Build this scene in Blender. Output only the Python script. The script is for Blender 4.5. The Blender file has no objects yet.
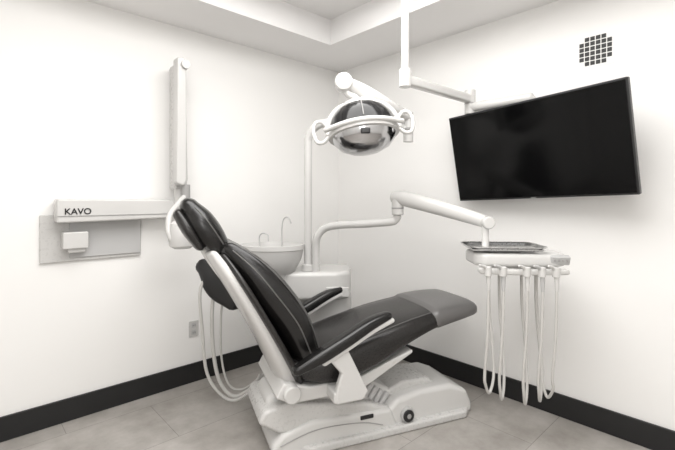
import bpy, math, bmesh
from mathutils import Vector, Matrix
sc=bpy.context.scene
try:
    sc.view_settings.view_transform='Standard'
except Exception: pass
A=math.atan2(.681,.733)
PLAN=Matrix.Rotation(-A,4,'Z')          # viewing-direction aligned plan axes -> room axes
WORLD=Matrix.Identity(4)
ca=math.radians(22)
CHAIR=PLAN@Matrix.Translation((.14,2.5,0))@Matrix.Rotation(ca,4,'Z')
M=WORLD; ROOT=None
# ---------------- materials
def mat(name,col,rough=.5,metal=0,bump=0,bscale=60,var=0,coat=0,spec=.5,emit=0):
    m=bpy.data.materials.new(name); m.use_nodes=True; nt=m.node_tree; b=nt.nodes['Principled BSDF']
    b.inputs['Base Color'].default_value=(*col,1); b.inputs['Roughness'].default_value=rough
    b.inputs['Metallic'].default_value=metal; b.inputs['Coat Weight'].default_value=coat
    b.inputs['Specular IOR Level'].default_value=spec
    tc=nt.nodes.new('ShaderNodeTexCoord'); n=nt.nodes.new('ShaderNodeTexNoise')
    n.inputs['Scale'].default_value=bscale; n.inputs['Detail'].default_value=4
    nt.links.new(tc.outputs['Object'],n.inputs['Vector'])
    if bump:
        bp=nt.nodes.new('ShaderNodeBump'); bp.inputs['Strength'].default_value=bump; bp.inputs['Distance'].default_value=.002
        nt.links.new(n.outputs['Fac'],bp.inputs['Height']); nt.links.new(bp.outputs['Normal'],b.inputs['Normal'])
    v=nt.nodes.new('ShaderNodeMapRange'); v.inputs['To Min'].default_value=max(0,rough-.04-var); v.inputs['To Max'].default_value=min(1,rough+.04+var)
    nt.links.new(n.outputs['Fac'],v.inputs['Value']); nt.links.new(v.outputs['Result'],b.inputs['Roughness'])
    return m
m_wall=mat('wall_paint',(.865,.857,.842),.6,bump=.15,bscale=250,spec=.3)
m_ceil=mat('ceiling_paint',(.87,.86,.855),.8,bump=.1,bscale=200,spec=.2)
m_white=mat('white_plastic',(.56,.553,.54),.28)
m_enamel=mat('white_enamel',(.61,.603,.59),.2)
m_grey=mat('grey_plastic',(.32,.315,.31),.4)
m_lgrey=mat('light_grey_plastic',(.48,.478,.475),.4)
m_black=mat('black_upholstery',(.008,.0075,.0075),.24,bump=.12,bscale=350)
m_brown=mat('charcoal_upholstery',(.018,.0165,.016),.28,bump=.12,bscale=350)
m_welt=mat('upholstery_welt',(.10,.098,.096),.35)
m_toe=mat('toe_cover_vinyl',(.13,.126,.124),.3)
m_dark=mat('dark_plastic',(.015,.015,.016),.3)
m_base=mat('black_baseboard',(.009,.009,.0095),.5)
m_steel=mat('brushed_steel',(.62,.62,.62),.28,metal=1)
m_chrome=mat('reflector_chrome',(.55,.55,.56),.16,metal=1)
m_glass=mat('dark_lens',(.010,.010,.011),.14,spec=.4)
m_screen=mat('screen_glass',(.002,.002,.0022),.14,spec=.2)
m_hose=mat('hose_rubber',(.54,.53,.51),.45)
def floor_mat():
    m=bpy.data.materials.new('floor_tile'); m.use_nodes=True; nt=m.node_tree; b=nt.nodes['Principled BSDF']
    tc=nt.nodes.new('ShaderNodeTexCoord')
    br=nt.nodes.new('ShaderNodeTexBrick'); br.offset=.5
    br.inputs['Scale'].default_value=1; br.inputs['Brick Width'].default_value=.92; br.inputs['Row Height'].default_value=.46
    br.inputs['Mortar Size'].default_value=.002; br.inputs['Mortar'].default_value=(.27,.255,.24,1)
    br.inputs['Color1'].default_value=(.47,.445,.42,1); br.inputs['Color2'].default_value=(.43,.408,.385,1)
    nt.links.new(tc.outputs['Object'],br.inputs['Vector'])
    n=nt.nodes.new('ShaderNodeTexNoise'); n.inputs['Scale'].default_value=3.2; n.inputs['Detail'].default_value=8; n.inputs['Roughness'].default_value=.65
    nt.links.new(tc.outputs['Object'],n.inputs['Vector'])
    r=nt.nodes.new('ShaderNodeValToRGB'); r.color_ramp.elements[0].position=.3; r.color_ramp.elements[0].color=(.60,.585,.565,1)
    r.color_ramp.elements[1].position=.7; r.color_ramp.elements[1].color=(1.08,1.08,1.08,1)
    nt.links.new(n.outputs['Fac'],r.inputs['Fac'])
    mx=nt.nodes.new('ShaderNodeMixRGB'); mx.blend_type='MULTIPLY'; mx.inputs[0].default_value=1
    nt.links.new(br.outputs['Color'],mx.inputs[1]); nt.links.new(r.outputs['Color'],mx.inputs[2])
    nt.links.new(mx.outputs[0],b.inputs['Base Color']); b.inputs['Roughness'].default_value=.36
    return m
m_floor=floor_mat()
# ---------------- helpers
def root(name,loc):
    global ROOT
    e=bpy.data.objects.new(name,None); e.empty_display_size=.1
    l=M@Vector(loc); e.location=l; sc.collection.objects.link(e); ROOT=(e,Matrix.Translation(l)); return e
def mk(name,vs,fs,m,smooth=True,bevel=0,seg=3,sub=0,ang=35):
    me=bpy.data.meshes.new(name); me.from_pydata([tuple(M@Vector(v)) for v in vs],[],fs); 
    bm=bmesh.new(); bm.from_mesh(me); bmesh.ops.recalc_face_normals(bm,faces=bm.faces); bm.to_mesh(me); bm.free()
    me.materials.append(m)
    o=bpy.data.objects.new(name,me); sc.collection.objects.link(o)
    if smooth:
        for p in me.polygons: p.use_smooth=True
        if not bevel and not sub: me.set_sharp_from_angle(angle=math.radians(ang))
    if bevel:
        b=o.modifiers.new('bevel','BEVEL'); b.width=bevel; b.segments=seg; b.limit_method='ANGLE'; b.angle_limit=math.radians(30)
        w=o.modifiers.new('wn','WEIGHTED_NORMAL'); w.keep_sharp=False
    if sub:
        s=o.modifiers.new('sub','SUBSURF'); s.levels=sub; s.render_levels=sub
    if ROOT:
        o.parent=ROOT[0]; o.matrix_parent_inverse=ROOT[1].inverted()
    return o
def box(name,c,s,m,bevel=.005,R=None,**k):
    R=R or Matrix.Identity(3); c=Vector(c); vs=[]
    for x in(-.5,.5):
        for y in(-.5,.5):
            for z in(-.5,.5): vs.append(c+R@Vector((x*s[0],y*s[1],z*s[2])))
    fs=[(0,1,3,2),(4,6,7,5),(0,4,5,1),(2,3,7,6),(0,2,6,4),(1,5,7,3)]
    return mk(name,vs,fs,m,bevel=bevel,**k)
def prism(name,poly,y0,y1,m,bevel=.01,plane='xz',**k):
    n=len(poly); vs=[]
    for y in(y0,y1):
        for a,b in poly: vs.append((a,y,b) if plane=='xz' else (a,b,y))
    fs=[tuple(range(n)),tuple(range(2*n-1,n-1,-1))]+[(i,(i+1)%n,n+(i+1)%n,n+i) for i in range(n)]
    return mk(name,vs,fs,m,bevel=bevel,**k)
def cr(pts,n=8):
    P=[tuple(p) for p in pts]; P=[P[0]]+P+[P[-1]]; out=[]
    for i in range(1,len(P)-2):
        for j in range(n):
            t=j/n; out.append([.5*((2*b)+(-a+c)*t+(2*a-5*b+4*c-d)*t*t+(-a+3*b-3*c+d)*t**3) for a,b,c,d in zip(P[i-1],P[i],P[i+1],P[i+2])])
    out.append(list(P[-2])); return out
def rings(name,R,m,closed_caps=True,**k):
    n=len(R[0]); vs=[v for r in R for v in r]; fs=[]
    for i in range(len(R)-1):
        for j in range(n): fs.append((i*n+j,i*n+(j+1)%n,(i+1)*n+(j+1)%n,(i+1)*n+j))
    if closed_caps: fs+= [tuple(range(n)),tuple(range((len(R)-1)*n,len(R)*n))]
    return mk(name,vs,fs,m,**k)
def tube(name,pts,r,m,n=14,smooth=True,res=8,flat=1,round_ends=True):
    """pts xyz; r scalar or list"""
    rs=r if isinstance(r,(list,tuple)) else [r]*len(pts)
    Q=[list(p)+[q] for p,q in zip(pts,rs)]
    if smooth and len(Q)>2: Q=cr(Q,res)
    P=[Vector(q[:3]) for q in Q]; rr=[q[3] for q in Q]
    T=[]
    for i in range(len(P)):
        a=P[max(0,i-1)]; b=P[min(len(P)-1,i+1)]; T.append((b-a).normalized())
    up=Vector((0,0,1)) if abs(T[0].z)<.9 else Vector((0,1,0))
    N=(up-T[0]*up.dot(T[0])).normalized(); R=[]
    def ring(c,N,B,q): return [c+N*(math.cos(2*math.pi*j/n)*q)+B*(math.sin(2*math.pi*j/n)*q*flat) for j in range(n)]
    for i in range(len(P)):
        N=(N-T[i]*N.dot(T[i])).normalized(); B=T[i].cross(N)
        if i==0 and round_ends:
            for a in(.25,.6,.88): R.append(ring(P[0]-T[0]*rr[0]*.5*math.sqrt(1-a*a),N,B,rr[0]*a))
        R.append(ring(P[i],N,B,rr[i]))
        if i==len(P)-1 and round_ends:
            for a in(.88,.6,.25): R.append(ring(P[i]+T[i]*rr[i]*.5*math.sqrt(1-a*a),N,B,rr[i]*a))
    return rings(name,R,m,ang=50)
def cyl(name,p0,p1,r,m,r1=None,n=32,bevel=.003):
    p0=Vector(p0);p1=Vector(p1); t=(p1-p0).normalized(); up=Vector((0,0,1)) if abs(t.z)<.9 else Vector((1,0,0))
    N=(up-t*up.dot(t)).normalized(); B=t.cross(N); r1=r if r1 is None else r1
    R=[[c+N*math.cos(2*math.pi*j/n)*q+B*math.sin(2*math.pi*j/n)*q for j in range(n)] for c,q in((p0,r),(p1,r1))]
    return rings(name,R,m,bevel=bevel)
def lathe(name,prof,c,m,R=None,n=40,sx=1,sy=1,**k):
    """prof list (r,z)"""
    R=R or Matrix.Identity(3); c=Vector(c)
    return rings(name,[[c+R@Vector((max(r,1e-4)*sx*math.cos(2*math.pi*j/n),max(r,1e-4)*sy*math.sin(2*math.pi*j/n),z)) for j in range(n)] for r,z in prof],m,**k)
def sect(c,U,V,w,h,e,n=36):
    out=[]
    for j in range(n):
        a=2*math.pi*j/n; x=math.copysign(abs(math.cos(a))**(2/e),math.cos(a)); y=math.copysign(abs(math.sin(a))**(2/e),math.sin(a))
        out.append(c+U*(x*w/2)+V*(y*h/2))
    return out
def spine(name,pts,m,y0=0,e=3.5,cap=.5,n=36,curve=0,welt=None):
    """pts (x,z,width,thick)"""
    Q=cr(pts,6); R=[]; P=[Vector((q[0],y0,q[1])) for q in Q]; WL=[]
    for i,q in enumerate(Q):
        a=P[max(0,i-1)]; b=P[min(len(P)-1,i+1)]; t=(b-a).normalized(); V=Vector((-t.z,0,t.x)); U=Vector((0,1,0))
        WL.append((P[i],V,q[2],q[3]))
        def add(off,sc_):
            ring=sect(P[i]+t*off,U,V,q[2]-(1-sc_)*q[3]*1.0,q[3]*sc_,e,n)
            if curve:
                ring=[p+V*(curve*((p.y-y0)/(q[2]/2))**2) for p in ring]
            R.append(ring)
        if i==0:
            for sc_ in(.3,.65,.88): add(-q[3]*cap*math.sqrt(1-sc_*sc_),sc_)
        add(0,1)
        if i==len(Q)-1:
            for sc_ in(.88,.65,.3): add(q[3]*cap*math.sqrt(1-sc_*sc_),sc_)
    o=rings(name,R,m,ang=60)
    if welt is not None:
        for sg in(-1,1):
            for wv in welt:
                ee=(1-abs(2*wv)**e)**(1/e)
                tube(name+'_seam',[p+Vector((0,sg*w/2*ee,0))+V*(h*wv+curve*ee*ee) for p,V,w,h in WL[::3]],.0035,m_welt,n=8,res=4)
    return o
# ================= ROOM (room axes)
XR,YL,H,HT=2.726,2.92,2.56,2.76
X0,Y0=-1.7,-1.7
M=WORLD; ROOT=None
box('floor',((X0+XR)/2,(Y0+YL)/2,-.05),(XR-X0+.2,YL-Y0+.2,.1),m_floor,0)
box('wall_left',((X0+XR)/2,YL+.05,H/2),(XR-X0+.2,.1,H+.4),m_wall,0)
box('wall_right',(XR+.05,(Y0+YL)/2,H/2),(.1,YL-Y0,H+.4),m_wall,0)
box('wall_back',(X0-.05,(Y0+YL)/2,H/2),(.1,YL-Y0,H+.4),m_wall,0)
box('wall_front',((X0+XR)/2,Y0-.05,H/2),(XR-X0+.2,.1,H+.4),m_wall,0)
# tray ceiling
TX,TY=2.19,2.44; BX,BY=X0+.45,Y0+.45
vs=[(X0,Y0,H),(XR,Y0,H),(XR,YL,H),(X0,YL,H),(BX,BY,H),(TX,BY,H),(TX,TY,H),(BX,TY,H),(BX,BY,HT),(TX,BY,HT),(TX,TY,HT),(BX,TY,HT)]
mk('ceiling',vs,[(0,1,5,4),(1,2,6,5),(2,3,7,6),(3,0,4,7),(4,5,9,8),(5,6,10,9),(6,7,11,10),(7,4,8,11),(8,9,10,11)],m_ceil,smooth=False)
box('baseboard_left',((X0+XR)/2,YL-.008,.068),(XR-X0,.016,.136),m_base,.003)
box('baseboard_right',(XR-.008,(Y0+YL)/2-.008,.068),(.016,YL-Y0-.016,.136),m_base,.003)
# vent
root('air_vent',(XR,.73,2.2))
cs=.0285
box('vent_plate',(XR-.001,.73,2.2),(.002,.19,.19),m_wall,0)
for i in range(6):
    for j in range(6):
        if (i in(0,5)) and (j in(0,5)): continue
        box('hole_%d_%d'%(i,j),(XR-.0025,.73+(i-2.5)*cs,2.2+(j-2.5)*cs),(.003,.023,.023),m_base,0)
# outlet
root('wall_outlet',(1.275,YL,.385))
box('plate',(1.275,YL-.003,.385),(.072,.006,.115),m_white,.002)
for dz in(-.026,.026):
    box('socket',(1.275,YL-.007,.385+dz),(.034,.003,.034),m_lgrey,.004)
    for dx in(-.007,.007): box('slot',(1.275+dx,YL-.009,.385+dz),(.003,.002,.012),m_dark,0)
# ================= X-RAY UNIT on left wall
root('wall_mounted_xray_unit',(.63,YL,1.1))
box('wall_plate',(.63,YL-.01,1.1),(.55,.02,.28),m_white,.004)
box('wall_plate_inner',(.70,YL-.024,1.09),(.40,.012,.22),m_lgrey,.003)
prism('horizontal_arm',[(.42,1.195),(1.06,1.205),(1.10,1.24),(1.10,1.30),(1.06,1.33),(.42,1.335)],YL-.13,YL-.02,m_enamel,.012)
box('arm_trim',(.75,YL-.132,1.235),(.66,.004,.004),m_grey,0)
box('sensor_box',(.52,YL-.06,1.09),(.13,.08,.10),m_enamel,.008)
box('sensor_foot',(.53,YL-.05,1.03),(.09,.06,.03),m_enamel,.008)
cu=bpy.data.curves.new('lettering','FONT'); cu.body='KAVO'; cu.size=.05; cu.extrude=.0008; cu.offset=.0008; cu.materials.append(m_dark)
lo=bpy.data.objects.new('lettering',cu); sc.collection.objects.link(lo)
lo.location=(.455,YL-.133,1.245); lo.rotation_euler=(math.pi/2,0,0); lo.parent=ROOT[0]; lo.matrix_parent_inverse=ROOT[1].inverted()
cyl('elbow_pivot',(1.12,YL-.13,1.20),(1.12,YL-.13,1.44),.035,m_enamel)
prism('vertical_arm_outer',[(1.055,1.44),(1.10,1.42),(1.12,1.46),(1.12,2.24),(1.10,2.27),(1.06,2.26)],YL-.25,YL-.17,m_enamel,.01)
prism('vertical_arm_inner',[(1.08,1.40),(1.15,1.40),(1.165,1.46),(1.15,2.22),(1.12,2.26),(1.08,2.24)],YL-.165,YL-.05,m_white,.01)
cyl('arm_top_pivot',(1.11,YL-.27,2.22),(1.11,YL-.05,2.22),.03,m_enamel)
cyl('elbow_knuckle',(1.13,YL-.21,1.33),(1.13,YL-.21,1.43),.028,m_grey)
tube('head_yoke',[(1.13,YL-.21,1.36),(1.07,YL-.25,1.31),(.985,YL-.31,1.23),(.965,YL-.35,1.12),(1.01,YL-.37,1.04)],.017,m_enamel)
tube('head_yoke_inner',[(1.13,YL-.21,1.33),(1.11,YL-.27,1.27),(1.05,YL-.33,1.21),(1.02,YL-.35,1.14)],.014,m_lgrey)
lathe('tube_head',[(0,-.09),(.05,-.088),(.078,-.07),(.085,-.03),(.085,.03),(.076,.07),(.05,.088),(0,.09)],(1.05,YL-.35,1.11),m_enamel,sx=1,sy=.9)
cyl('collimator_cone',(1.10,YL-.35,1.09),(1.19,YL-.37,1.04),.05,m_white,.04)
# ================= MONITOR
root('wall_monitor_screen',(2.50,1.02,1.63))
ey=Vector((2.562-2.44,1.553-.493,-.038)).normalized()
ez=Vector((-.17,0,1)); ez=(ez-ey*ez.dot(ey)).normalized(); ex=ey.cross(ez)
R=Matrix((ex,ey,ez)).transposed()
c=Vector((2.50,1.023,1.625)); W,Hh=1.075,.585
box('monitor_body',c+ex*.02,(.035,W,Hh),m_dark,.006,R)
box('monitor_rear_housing',c+ex*.05,(.03,.6,.36),m_dark,.01,R)
box('monitor_glass',c-ex*.0005,(.006,W-.02,Hh-.024),m_screen,.001,R)
box('status_light',c-ex*.003-ez*(Hh/2-.006),(.004,.03,.004),m_grey,0,R)
cc=c+ex*.075
box('mount_plate',cc,(.02,.22,.22),m_enamel,.004,R)
a1=PLAN@Vector((.378,2.3,1.99)); a2=PLAN@Vector((.887,2.75,2.01))
cyl('ceiling_post',(a1.x,a1.y,2.03),(a1.x,a1.y,HT),.022,m_enamel)
cyl('ceiling_flange',(a1.x,a1.y,HT-.02),(a1.x,a1.y,HT),.09,m_enamel)
cyl('post_collar',(a1.x,a1.y,1.96),(a1.x,a1.y,2.06),.034,m_enamel)
d=(a2-a1); d.z=0; d.normalize(); L=(a2-a1).length; n_=Vector((-d.y,d.x,0)); Rb=Matrix((d,n_,Vector((0,0,1)))).transposed()
box('swing_arm',(a1+a2)/2,(L,.05,.055),m_enamel,.012,Rb)
cyl('arm_joint',(a2.x,a2.y,1.90),(a2.x,a2.y,2.06),.035,m_enamel)
cyl('joint_band',(a2.x,a2.y,1.965),(a2.x,a2.y,1.975),.037,m_grey)
tgt=cc+ez*.16
p3=Vector((a2.x,a2.y,1.945)); p4=Vector((tgt.x,tgt.y,1.945))
tube('spring_arm',[p3,p4],.032,m_enamel,smooth=False)
tube('mount_drop',[p4,cc+Vector((0,0,.2)),cc],.025,m_enamel,smooth=False)
# ================= DENTAL CHAIR (chair axes: +x toes, +y far side)
M=CHAIR
root('dental_chair',(0,0,0))
spine('back_cushion',[(-.80,1.06,.36,.10),(-.70,.97,.46,.16),(-.595,.84,.53,.20),(-.49,.69,.55,.19),(-.425,.54,.52,.16),(-.37,.43,.48,.14)],m_black,e=3.2,curve=.03,welt=(.30,-.05))
spine('back_shell',[(-.88,1.045,.30,.05),(-.80,.93,.40,.07),(-.70,.765,.46,.08),(-.61,.60,.46,.085),(-.54,.46,.42,.09),(-.49,.36,.36,.10)],m_enamel,e=4,curve=.02)
spine('back_shell_trim',[(-.835,1.035,.32,.04),(-.755,.915,.47,.04),(-.665,.76,.53,.04),(-.575,.60,.53,.04),(-.505,.47,.50,.04),(-.46,.38,.44,.04)],m_brown,e=4,curve=.02)
spine('headrest_cushion',[(-.975,1.285,.22,.10),(-.93,1.225,.28,.135),(-.88,1.15,.29,.14),(-.83,1.08,.25,.11)],m_black,e=2.6,cap=.6,welt=(.18,))
spine('headrest_rear_pad',[(-1.03,1.255,.18,.06),(-.985,1.18,.23,.075),(-.935,1.10,.21,.06)],m_brown,e=2.6)
tube('headrest_stem',[(-.95,0,1.16),(-.90,0,1.06),(-.86,0,1.0),(-.80,0,.92)],[.02,.022,.026,.03],m_enamel,flat=2)
box('headrest_bracket',(-.87,0,1.04),(.07,.11,.05),m_enamel,.012,Matrix.Rotation(math.radians(55),3,'Y'))
spine('seat_cushion',[(-.44,.44,.44,.13),(-.34,.43,.52,.18),(-.20,.45,.55,.23),(-.02,.50,.55,.22),(.16,.56,.53,.175),(.34,.605,.50,.135),(.45,.625,.49,.12),(.55,.634,.44,.09),(.64,.642,.40,.07)],m_brown,e=3.4,welt=(.38,))
spine('toe_cover',[(.40,.622,.512,.142),(.48,.633,.50,.136),(.58,.643,.486,.124),(.67,.65,.465,.105)],m_toe,e=3.6,cap=.4)
prism('seat_frame',[(-.58,.33),(-.54,.40),(-.40,.36),(-.10,.37),(.05,.42),(.22,.47),(.22,.45),(.05,.37),(-.05,.32),(-.12,.29),(-.50,.29)],-.24,.24,m_enamel,.012)
cyl('back_pivot',(-.50,-.27,.345),(-.50,.27,.345),.045,m_enamel,bevel=.01)
for sgn,tag in((-1,'near'),(1,'far')):
    y=sgn*.335
    spine('armrest_pad_'+tag,[(-.50,.50,.06,.045),(-.38,.55,.08,.065),(-.24,.615,.085,.065),(-.10,.683,.08,.058),(-.0,.715,.06,.042)],m_black,y0=y,e=3)
    spine('armrest_underside_'+tag,[(-.36,.52,.05,.03),(-.24,.577,.06,.03),(-.10,.646,.06,.028),(.02,.69,.055,.026)],m_enamel,y0=y,e=4)
    prism('armrest_post_'+tag,[(-.34,.535),(-.24,.58),(-.20,.50),(-.16,.42),(-.12,.34),(-.15,.30),(-.30,.30),(-.30,.36),(-.27,.45)],y-.02,y+.02,m_enamel,.01)
    box('armrest_mount_'+tag,(-.22,sgn*.28,.33),(.18,.14,.06),m_enamel,.012)
prism('lift_arm',[(-.62,.20),(-.60,.29),(-.52,.33),(-.10,.32),(.02,.27),(.16,.20),(.20,.12),(-.30,.12),(-.48,.14)],-.13,.13,m_enamel,.03)
prism('lift_cover_left',[(-.66,.19),(-.63,.25),(-.50,.275),(-.34,.24),(-.05,.19),(.12,.13),(-.30,.08),(-.55,.12)],-.19,.19,m_white,.02)
prism('base_rear_hull',[(-.58,0),(-.60,.06),(-.54,.12),(-.38,.165),(-.16,.15),(.10,.14),(.16,0)],-.21,.21,m_enamel,.025)
prism('base_plate',[(-.40,-.24),(.60,-.24),(.69,-.16),(.69,.16),(.60,.24),(-.40,.24),(-.5,.15),(-.5,-.15)],0,.045,m_white,.012,plane='xy')
prism('base_front_hull',[(.08,0),(.05,.10),(.14,.18),(.30,.205),(.52,.20),(.64,.15),(.68,.06),(.68,0)],-.20,.20,m_enamel,.03)
prism('base_top_cover',[(.02,.13),(.10,.20),(.22,.245),(.40,.235),(.46,.19),(.30,.13)],-.13,.13,m_white,.02)
for k_ in range(4):
    box('bellows_%d'%k_,(-.02+.035*k_,0,.235-.022*k_),(.03,.30,.08),m_lgrey,.01,Matrix.Rotation(math.radians(35),3,'Y'))
for sg in(-1,1):
    tube('base_seam',[(-.55,sg*.2115,.07),(-.35,sg*.2115,.115),(-.1,sg*.2115,.10),(.04,sg*.2115,.06)],.003,m_grey,n=6)
cyl('foot_switch_ring',(.2,-.20,.085),(.2,-.222,.085),.042,m_lgrey)
cyl('foot_switch',(.2,-.20,.085),(.2,-.232,.085),.034,m_dark)
cyl('foot_switch_centre',(.2,-.23,.085),(.2,-.236,.085),.014,m_grey)
box('side_switch',(-.06,-.212,.125),(.08,.01,.022),m_dark,.004)
# ================= CUSPIDOR / ASSISTANT UNIT (plan axes)
M=PLAN
root('cuspidor_unit',(-.12,2.98,0))
prism('unit_column',[(-.28,2.86),(.06,2.86),(.10,2.92),(.10,3.10),(.04,3.16),(-.26,3.16),(-.32,3.08),(-.32,2.92)],0,.66,m_enamel,.03,plane='xy')
prism('unit_top',[(-.36,2.78),(.02,2.80),(.09,2.86),(.10,3.10),(.04,3.16),(-.34,3.16),(-.42,3.06),(-.42,2.86)],.64,.835,m_enamel,.03,plane='xy')
box('unit_drawer',(.0,2.80,.70),(.16,.02,.07),m_white,.008)
lathe('cuspidor_bowl',[(.0,.80),(.10,.80),(.16,.84),(.20,.92),(.215,.985),(.222,.99),(.222,1.02),(.21,1.022),(.20,.99),(.185,.94),(.14,.87),(.06,.845),(0,.845)],(-.45,2.84,0),m_enamel,sy=.75)
cyl('bowl_neck',(-.44,2.86,.72),(-.45,2.85,.82),.11,m_enamel,.12)
tube('cup_filler',[(-.40,2.96,.98),(-.40,2.96,1.12),(-.385,2.95,1.19),(-.35,2.93,1.20),(-.33,2.92,1.16)],.0045,m_lgrey)
tube('bowl_rinse',[(-.55,2.92,.98),(-.555,2.92,1.06),(-.53,2.90,1.09),(-.49,2.88,1.08),(-.48,2.87,1.04)],.0045,m_lgrey)
tube('assistant_arm',[(-.40,2.95,.74),(-.6,2.85,.74),(-.74,2.72,.76)],.022,m_enamel)
spine('assistant_holder',[(-.86,.90,.07,.10),(-.80,.85,.10,.18),(-.74,.77,.10,.20),(-.67,.69,.08,.14)],m_dark,y0=2.64,e=3)
tube('suction_hose_1',[(-.83,2.62,.86),(-.87,2.6,.74),(-.855,2.6,.5),(-.83,2.6,.25),(-.76,2.6,.12),(-.66,2.6,.06),(-.55,2.6,.12),(-.5,2.65,.2)],.010,m_hose)
tube('suction_hose_2',[(-.79,2.64,.78),(-.80,2.62,.6),(-.79,2.62,.35),(-.75,2.62,.17),(-.67,2.62,.08),(-.58,2.64,.1),(-.46,2.7,.2)],.012,m_hose)
tube('air_hose',[(-.74,2.66,.72),(-.755,2.66,.55),(-.75,2.66,.3),(-.70,2.66,.13),(-.60,2.68,.10),(-.46,2.75,.2)],.007,m_hose)
tube('delivery_support_arm',[(-.15,2.84,.80),(-.15,2.84,.98),(-.14,2.83,1.07),(-.09,2.82,1.13),(0,2.79,1.155),(.2,2.72,1.17),(.34,2.67,1.185),(.375,2.66,1.20),(.388,2.65,1.225)],.026,m_enamel,n=20)
# ================= OPERATORY LIGHT
root('dental_operatory_light',(-.205,2.86,.83))
tube('light_post',[(-.205,2.86,.835),(-.205,2.86,1.2),(-.205,2.86,1.66),(-.20,2.855,1.76),(-.15,2.83,1.83),(-.05,2.79,1.855),(.15,2.68,1.84),(.33,2.56,1.80),(.42,2.5,1.76)],.027,m_enamel,n=20)
cyl('post_base_collar',(-.205,2.86,.836),(-.205,2.86,.88),.045,m_enamel)
cyl('knuckle',(.43,2.5,1.68),(.43,2.5,1.86),.03,m_enamel)
cyl('knuckle_band',(.43,2.5,1.75),(.43,2.5,1.765),.033,m_grey)
tube('spring_arm',[(.42,2.49,1.835),(.30,2.43,1.88),(.16,2.36,1.935),(.04,2.3,1.985)],[.032,.042,.05,.038],m_enamel,n=20)
cyl('spring_arm_cap',(.035,2.26,1.985),(.035,2.34,1.985),.05,m_enamel,bevel=.01)
tube('head_hanger',[(.035,2.3,1.96),(.06,2.3,1.92),(.10,2.3,1.90),(.13,2.3,1.86)],.02,m_enamel)
hc=(.145,2.3,1.71)
Rt=Matrix.Rotation(math.radians(-7),3,'Y')@Matrix.Rotation(math.radians(-14),3,'X')
S=1.04
def sp(p): return [(r*S,z*S) for r,z in p]
lathe('head_shell',sp([(.178,-.02),(.182,.0),(.178,.03),(.165,.075),(.135,.12),(.09,.148),(.04,.16),(0,.162)]),hc,m_glass,Rt,sy=.85)
lathe('head_crown',sp([(.10,.145),(.095,.165),(.05,.18),(0,.182)]),hc,m_enamel,Rt,sy=.85)
lathe('reflector',sp([(.175,-.015),(.165,-.05),(.135,-.085),(.09,-.108),(.04,-.118),(0,-.12)]),hc,m_chrome,Rt,sy=.85)
lathe('head_rim',sp([(.176,-.028),(.190,-.026),(.195,-.01),(.190,.008),(.176,.01)]),hc,m_enamel,Rt,sy=.86)
H0=Vector(hc)
for sx_ in(-1,1):
    pts=[H0+Rt@Vector((sx_*x,-.03,z)) for x,z in((.19,.03),(.225,.075),(.262,.07),(.277,.02),(.262,-.04),(.225,-.045),(.19,-.01))]
    tube('handle_%s'%('a' if sx_<0 else 'b'),pts,.011,m_enamel)
    # white side frame cheeks hugging the shell
    tube('side_frame_%s'%('a' if sx_<0 else 'b'),[H0+Rt@Vector((sx_*x*S,-.03,z*S)) for x,z in((.192,-.01),(.186,.04),(.165,.09),(.125,.135),(.08,.16))],[.014,.016,.016,.014,.01],m_enamel)
tube('yoke',[H0+Rt@Vector((x,-.163*math.cos(x*5.2)-.01,z)) for x,z in((-.21,.0),(-.1,.0),(0,0),(.1,0),(.21,.0))],.014,m_enamel)
tube('shell_rib',[H0+Rt@Vector((S*r*math.cos(a)*1.0,S*r*math.sin(a)*.86,S*z)) for r,z in((.181,.03),(.168,.078),(.137,.124),(.09,.152)) for a in(math.radians(-90),)],.003,m_grey)
box('lamp_module',H0+Vector((0,-.168,-.02)),(.05,.03,.03),m_dark,.006)
# ================= DELIVERY UNIT
root('instrument_delivery_unit',(.985,2.3,1.0))
cyl('arm_knuckle',(.388,2.65,1.23),(.388,2.65,1.36),.038,m_enamel,bevel=.008)
cyl('arm_knuckle_band',(.388,2.65,1.27),(.388,2.65,1.28),.040,m_grey)
tube('balance_arm',[(.36,2.66,1.345),(.43,2.62,1.335),(.64,2.50,1.275),(.82,2.39,1.215),(.865,2.36,1.195)],[.036,.048,.046,.038,.03],m_enamel,n=24,flat=.8)
cyl('arm_end_cap',(.855,2.31,1.20),(.855,2.40,1.20),.036,m_enamel,bevel=.01)
cyl('tray_post',(.845,2.35,1.06),(.845,2.35,1.19),.02,m_enamel)
keep=M; M=PLAN@Matrix.Translation((.97,2.3,.04))@Matrix.Rotation(math.radians(-5),4,'Z')
prism('unit_body',[(-.225,-.10),(-.18,-.145),(.20,-.14),(.255,-.09),(.265,.05),(.21,.14),(-.18,.14),(-.235,.07)],.935,1.005,m_enamel,.02,plane='xy')
prism('unit_belly',[(-.18,-.11),(.20,-.10),(.22,.07),(.16,.11),(-.16,.11)],.905,.94,m_white,.012,plane='xy')
box('control_panel',(.205,-.13,.975),(.10,.03,.05),m_lgrey,.008,Matrix.Rotation(.3,3,'X'))
for i in range(4): box('button_%d'%i,(.175+.02*i,-.148,.975),(.01,.006,.012),m_grey,.002)
box('steel_tray_bottom',(-.05,0,1.022),(.37,.25,.006),m_steel,.002)
def rr_(hx,hy,r,z,cx=-.05):
    return [Vector((cx+sx*(hx-r)+r*math.cos(a),sy*(hy-r)+r*math.sin(a),z)) for sx,sy,a0 in((1,1,0),(-1,1,90),(-1,-1,180),(1,-1,270)) for a in[math.radians(a0+15*t) for t in range(7)]]
rings('steel_tray',[rr_(.182,.12,.04,1.022),rr_(.195,.133,.05,1.035),rr_(.207,.145,.055,1.04),rr_(.207,.145,.055,1.036),rr_(.19,.128,.05,1.028),rr_(.178,.115,.04,1.016)],m_steel,closed_caps=False)
box('tray_stand',(-.05,0,1.012),(.16,.12,.02),m_lgrey,.004)
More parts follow.
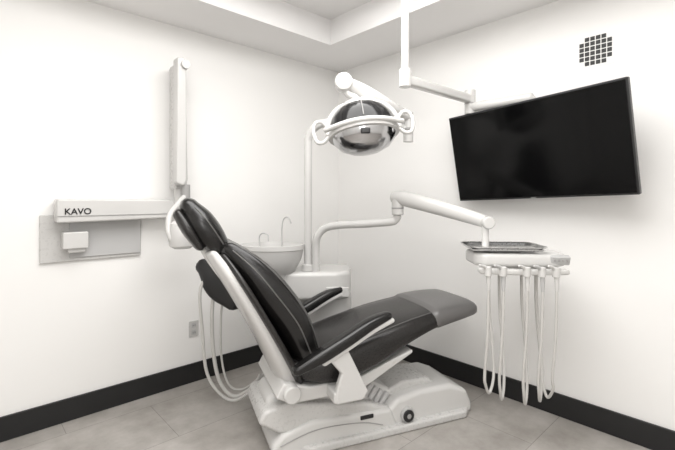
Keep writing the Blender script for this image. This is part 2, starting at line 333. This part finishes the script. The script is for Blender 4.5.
spine('holder_bar',[(-.205,.92,.05,.03),(0,.915,.05,.03),(.22,.92,.05,.03)],m_white,y0=-.165,e=4)
hx=[-.175,-.10,.02,.095,.165]
drops=[.26,.23,.21,.23,.25]; back=[-.125,-.07,.05,.125,.13]
for i,x in enumerate(hx):
    cyl('holder_%d'%i,(x,-.185,.895),(x,-.185,.945),.019,m_enamel)
    tube('handpiece_%d'%i,[(x-.05,-.215,.955),(x-.02,-.195,.945),(x,-.187,.92),(x+.003,-.185,.87),(x+.003,-.185,.82)],[.006,.009,.012,.011,.008],m_lgrey if i%2 else m_enamel)
    b=drops[i]; xb=back[i]
    tube('hose_%d'%i,[(x+.003,-.185,.83),(x+.0,-.18,.6),(x-.012,-.17,.38),(x-.005,-.16,b+.06),((x+xb)/2,-.12,b),(xb+.005,-.09,b+.07),(xb+.01,-.06,.45),(xb,-.03,.7),(xb,-.02,.92)],.0075,m_hose,n=10)
M=keep
# ================= LIGHTS
ROOT=None
def area(name,loc,sx,sy,p,col=(1,.988,.97),rot=(0,0,0)):
    l=bpy.data.lights.new(name,'AREA'); l.shape='RECTANGLE'; l.size=sx; l.size_y=sy; l.energy=p; l.color=col
    o=bpy.data.objects.new(name,l); o.location=loc; o.rotation_euler=rot; sc.collection.objects.link(o); return o
area('ceiling_light_panel',(.9,1.0,HT-.03),1.9,1.9,74)
area('ceiling_light_panel.001',(-.6,-.6,HT-.03),.9,.9,26)
area('added_fill_light',(-1.2,-1.2,1.7),1.0,1.0,16,rot=(math.radians(100),0,-math.radians(45)))  # unseen fill added behind the camera to lift ceiling and soften shadows, no fixture
w=bpy.data.worlds.new('World'); sc.world=w; w.use_nodes=True; w.node_tree.nodes['Background'].inputs[0].default_value=(1,1,1,1); w.node_tree.nodes['Background'].inputs[1].default_value=.5
# ================= CAMERA
cd=bpy.data.cameras.new('camera'); co=bpy.data.objects.new('camera',cd); sc.collection.objects.link(co)
co.location=(0,0,1.34); co.rotation_euler=(math.pi/2,0,-A); cd.sensor_width=36; cd.lens=36*411/675; cd.shift_y=-27/675
cd.clip_start=.05
sc.camera=co
